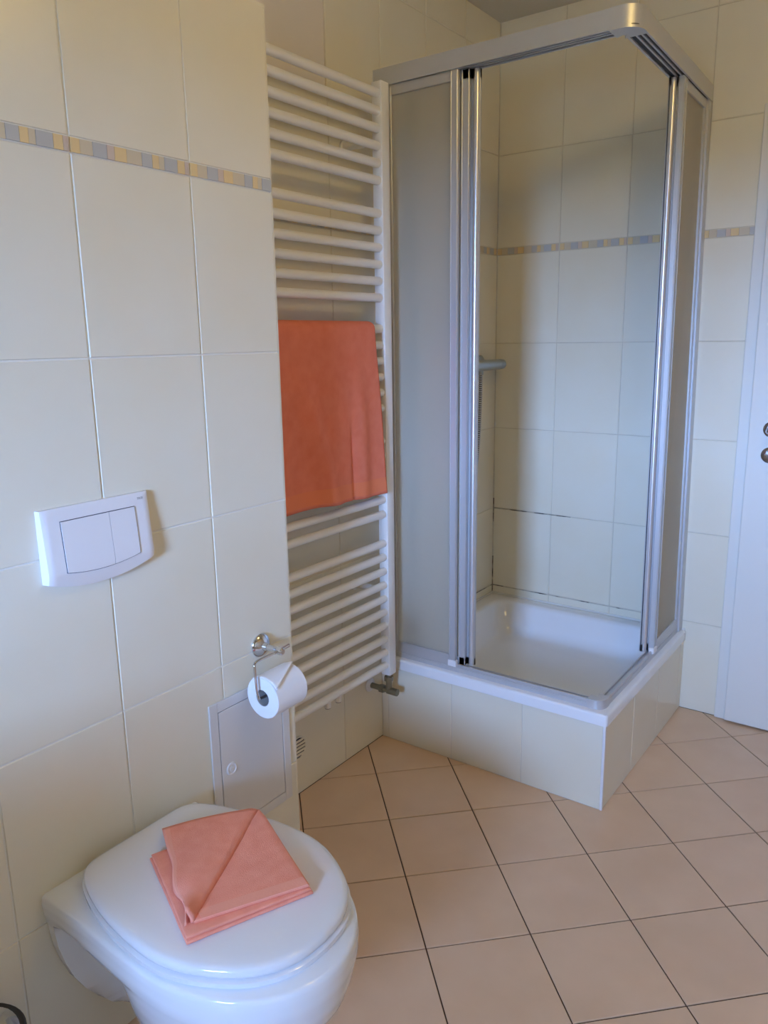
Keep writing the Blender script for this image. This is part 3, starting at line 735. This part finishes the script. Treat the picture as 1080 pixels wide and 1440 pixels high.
# upper layer: the half right of the diagonal lies flat, carries the hem
TOPZ = ZL + 2 * TL
P_top = (.470, -1.866)      # back end of the diagonal
P_low = (.604, -2.150)      # front end of the diagonal
def tri_layer(name, poly, z0, t, m, mi_hem=None):
    bm = B()
    c = (sum(p[0] for p in poly) / len(poly), sum(p[1] for p in poly) / len(poly)); per = []
    for p, r in zip(poly, poly[1:] + poly[:1]):
        k = max(2, int(math.hypot(p[0] - r[0], p[1] - r[1]) / .008))
        for i in range(k): per.append((p[0] + (r[0] - p[0]) * i / k, p[1] + (r[1] - p[1]) * i / k))
    def rg(ins, z):
        o = []
        for x, y in per:
            d = math.hypot(x - c[0], y - c[1]); s = max(.02, (d - ins) / d); o.append((c[0] + (x - c[0]) * s, c[1] + (y - c[1]) * s, z))
        return o
    r = t / 2
    loft(bm, [rg(r, z0), rg(r * .3, z0 + r * .3), rg(0, z0 + r), rg(r * .3, z0 + t - r * .3), rg(r, z0 + t), rg(r + .015, z0 + t + .0003)])
    return obj(name, bm, m, ft_, smooth=60)
tri_layer('upper_fold', [P_low, (C_[0] - .006, C_[1] - .002), (D_[0] + .018, D_[1] - .008), P_top, (.54, -2.04)], TOPZ, TL, M['towel_fold'])
# hem band along the front edge of the upper layer
hb = B()
e0, e1 = Vector((P_low[0] + .006, P_low[1] + .012, TOPZ + TL + .0004)), Vector((C_[0] - .008, C_[1] - .004, TOPZ + TL + .0004))
inn = Vector((-.0205, .0085, 0)); n_ = 14; rws = []
for i in range(n_ + 1):
    p = e0 + (e1 - e0) * i / n_; rws.append([p + Vector((0, 0, -.0012)), p + Vector((0, 0, .0006)), p + inn + Vector((0, 0, .0006)), p + inn + Vector((0, 0, -.0012))])
loft(hb, rws)
obj('hem', hb, M['hem'], ft_, smooth=60)
# turned-back flap on the left of the diagonal: bulged sheet with a rolled diagonal edge and a wavy free edge
def flap():
    bm = B(); NU, NV = 26, 30; rows = []
    for j in range(NV + 1):
        v = j / NV                                  # 0 at the back, 1 at the front point
        dg = (P_top[0] + (P_low[0] - P_top[0]) * v + .004 * math.sin(math.pi * v), P_top[1] + (P_low[1] - P_top[1]) * v - .004 * math.sin(math.pi * v))
        L0, L1 = (.362, -2.020), (.592, -2.158)
        le = (L0[0] + (L1[0] - L0[0]) * v, L0[1] + (L1[1] - L0[1]) * v)
        wv = .008 * math.sin(2 * math.pi * (v * 1.9 + .02)) * sstep(.15, .6, v); le = (le[0] + wv * .5, le[1] - wv)
        row = []
        for i in range(NU + 1):
            u = i / NU                              # 0 free edge, 1 diagonal fold
            x, y = le[0] + (dg[0] - le[0]) * u, le[1] + (dg[1] - le[1]) * u
            z = TOPZ + .0105 + .0075 * math.sin(math.pi * min(1, u * 1.02)) * (.35 + .65 * v) + .004 * u * math.sin(math.pi * min(1, v * 1.1)) + .004 * sstep(.55, .95, v) * (1 - u)
            z += .006 * math.sin(2 * math.pi * (v * 2.1 + .05)) * (1 - u) ** 2 * sstep(.3, .7, v) + .006 * sstep(.7, .95, v) * (1 - u) ** 1.5
            z -= .004 * (1 - u) ** 4 * (1 - v)
            if u > .90: z -= .0075 * ((u - .90) / .10) ** 2
            row.append(bm.verts.new((x, y, z)))
        rows.append(row)
    for a, b in zip(rows, rows[1:]):
        for i in range(NU):
            f = bm.faces.new((a[i], a[i + 1], b[i + 1], b[i])); f.material_index = 1 if i < 2 else 0
    o = obj('turned_flap', bm, [M['towel_fold'], M['hem']], ft_, smooth=70)
    s = o.modifiers.new('thickness', 'SOLIDIFY'); s.thickness = .0055; s.offset = -1
    return o
flap()
def underflap():
    bm = B(); rows = []; n = 30
    for j in range(n + 1):
        v = j / n
        L0, L1 = (.372, -2.022), (.600, -2.160)
        x, y = L0[0] + (L1[0] - L0[0]) * v, L0[1] + (L1[1] - L0[1]) * v
        wv = .009 * math.sin(2 * math.pi * (v * 1.9 + .10)) * sstep(.15, .6, v)
        row = []
        for i in range(9):
            u = i / 8; row.append(bm.verts.new((x - .002 + wv * .5 * (1 - u) + .04 * u * (1 - v), y - wv * (1 - u) - .002 + .06 * u * (1 - v), TOPZ + .004 + .0015 * math.sin(9 * v) * (1 - u))))
        rows.append(row)
    for a, b in zip(rows, rows[1:]):
        for i in range(8): bm.faces.new((a[i], a[i + 1], b[i + 1], b[i]))
    o = obj('inner_flap', bm, [M['hem']], ft_, smooth=70); s = o.modifiers.new('thickness', 'SOLIDIFY'); s.thickness = .004; s.offset = 0
underflap()

# ------------------------------------------------------------------ chrome bin at the photograph's lower left corner
bc = Vector((.352, -2.398, 0)); bh = .300; br = .075
pb = thing('waste_bin', 'small round polished metal bin left of the toilet by the tiled wall', 'bin', bc)
bm = B(); lathe(bm, bc, (0, 0, 1), [(.002, br - .004), (.012, br), (bh - .03, br), (bh - .028, br - .004)], n=40); obj('bin_body', bm, M['chrome'], pb, smooth=40)
bm = B(); lathe(bm, bc, (0, 0, 1), [(bh - .03, br + .0015), (bh - .014, br + .0015), (bh - .010, br - .002), (bh - .012, br - .008)], n=40); obj('rim', bm, M['rubber_and_shade'], pb, smooth=40)
bm = B(); lathe(bm, bc, (0, 0, 1), [(bh - .012, br - .007), (bh - .006, br - .012), (bh + .004, br - .03), (bh + .008, .02), (bh + .009, .0001)], n=40); obj('bin_lid', bm, M['chrome'], pb, smooth=40)

# ------------------------------------------------------------------ washbasin cabinet just outside the frame, added to shade the lower toilet and wall
vb = thing('shade_washbasin_cabinet', 'unseen white washbasin cabinet added beyond the bin to shade the toilet corner', 'washbasin', (D_BOX, -3.3, 0))
bm = B(); box(bm, (D_BOX + .002, -3.66, .10), (.68, -2.94, .74), .004); box(bm, (D_BOX + .03, -3.62, 0), (.64, -2.98, .10)); obj('cabinet_body', bm, M['door_paint'], vb)
for ya, yb, yk in ((-3.655, -3.302, -3.33), (-3.298, -2.945, -3.27)):
    bm = B(); box(bm, (.681, ya, .11), (.699, yb, .73), .003); d_ = obj('cabinet_door', bm, M['door_paint'], vb)
    bm = B(); cyl(bm, (.699, yk, .60), (.719, yk, .60), .009, .011, 16, 0, .002); obj('knob', bm, M['chrome'], d_, smooth=40)
def vr(i, z, r): return rrect(D_BOX + .002 + i, 0.73 - i, -3.70 + i, -2.90 - i, r, z)
bm = B(); loft(bm, [vr(.06, .742, .05), vr(.01, .80, .05), vr(0, .83, .05), vr(.004, .845, .05), vr(.012, .848, .05), vr(.06, .846, .10), vr(.075, .83, .11), vr(.13, .75, .10), vr(.2, .742, .05)])
obj('basin', bm, M['ceramic'], vb, smooth=50)
bm = B(); cyl(bm, (.315, -3.3, .846), (.315, -3.3, .94), .022, .018, 20, 0, .003); tube(bm, spline([(.315, -3.3, .92), (.36, -3.3, .945), (.43, -3.3, .935)], 6), .011); obj('tap', bm, M['chrome'], vb, smooth=40)
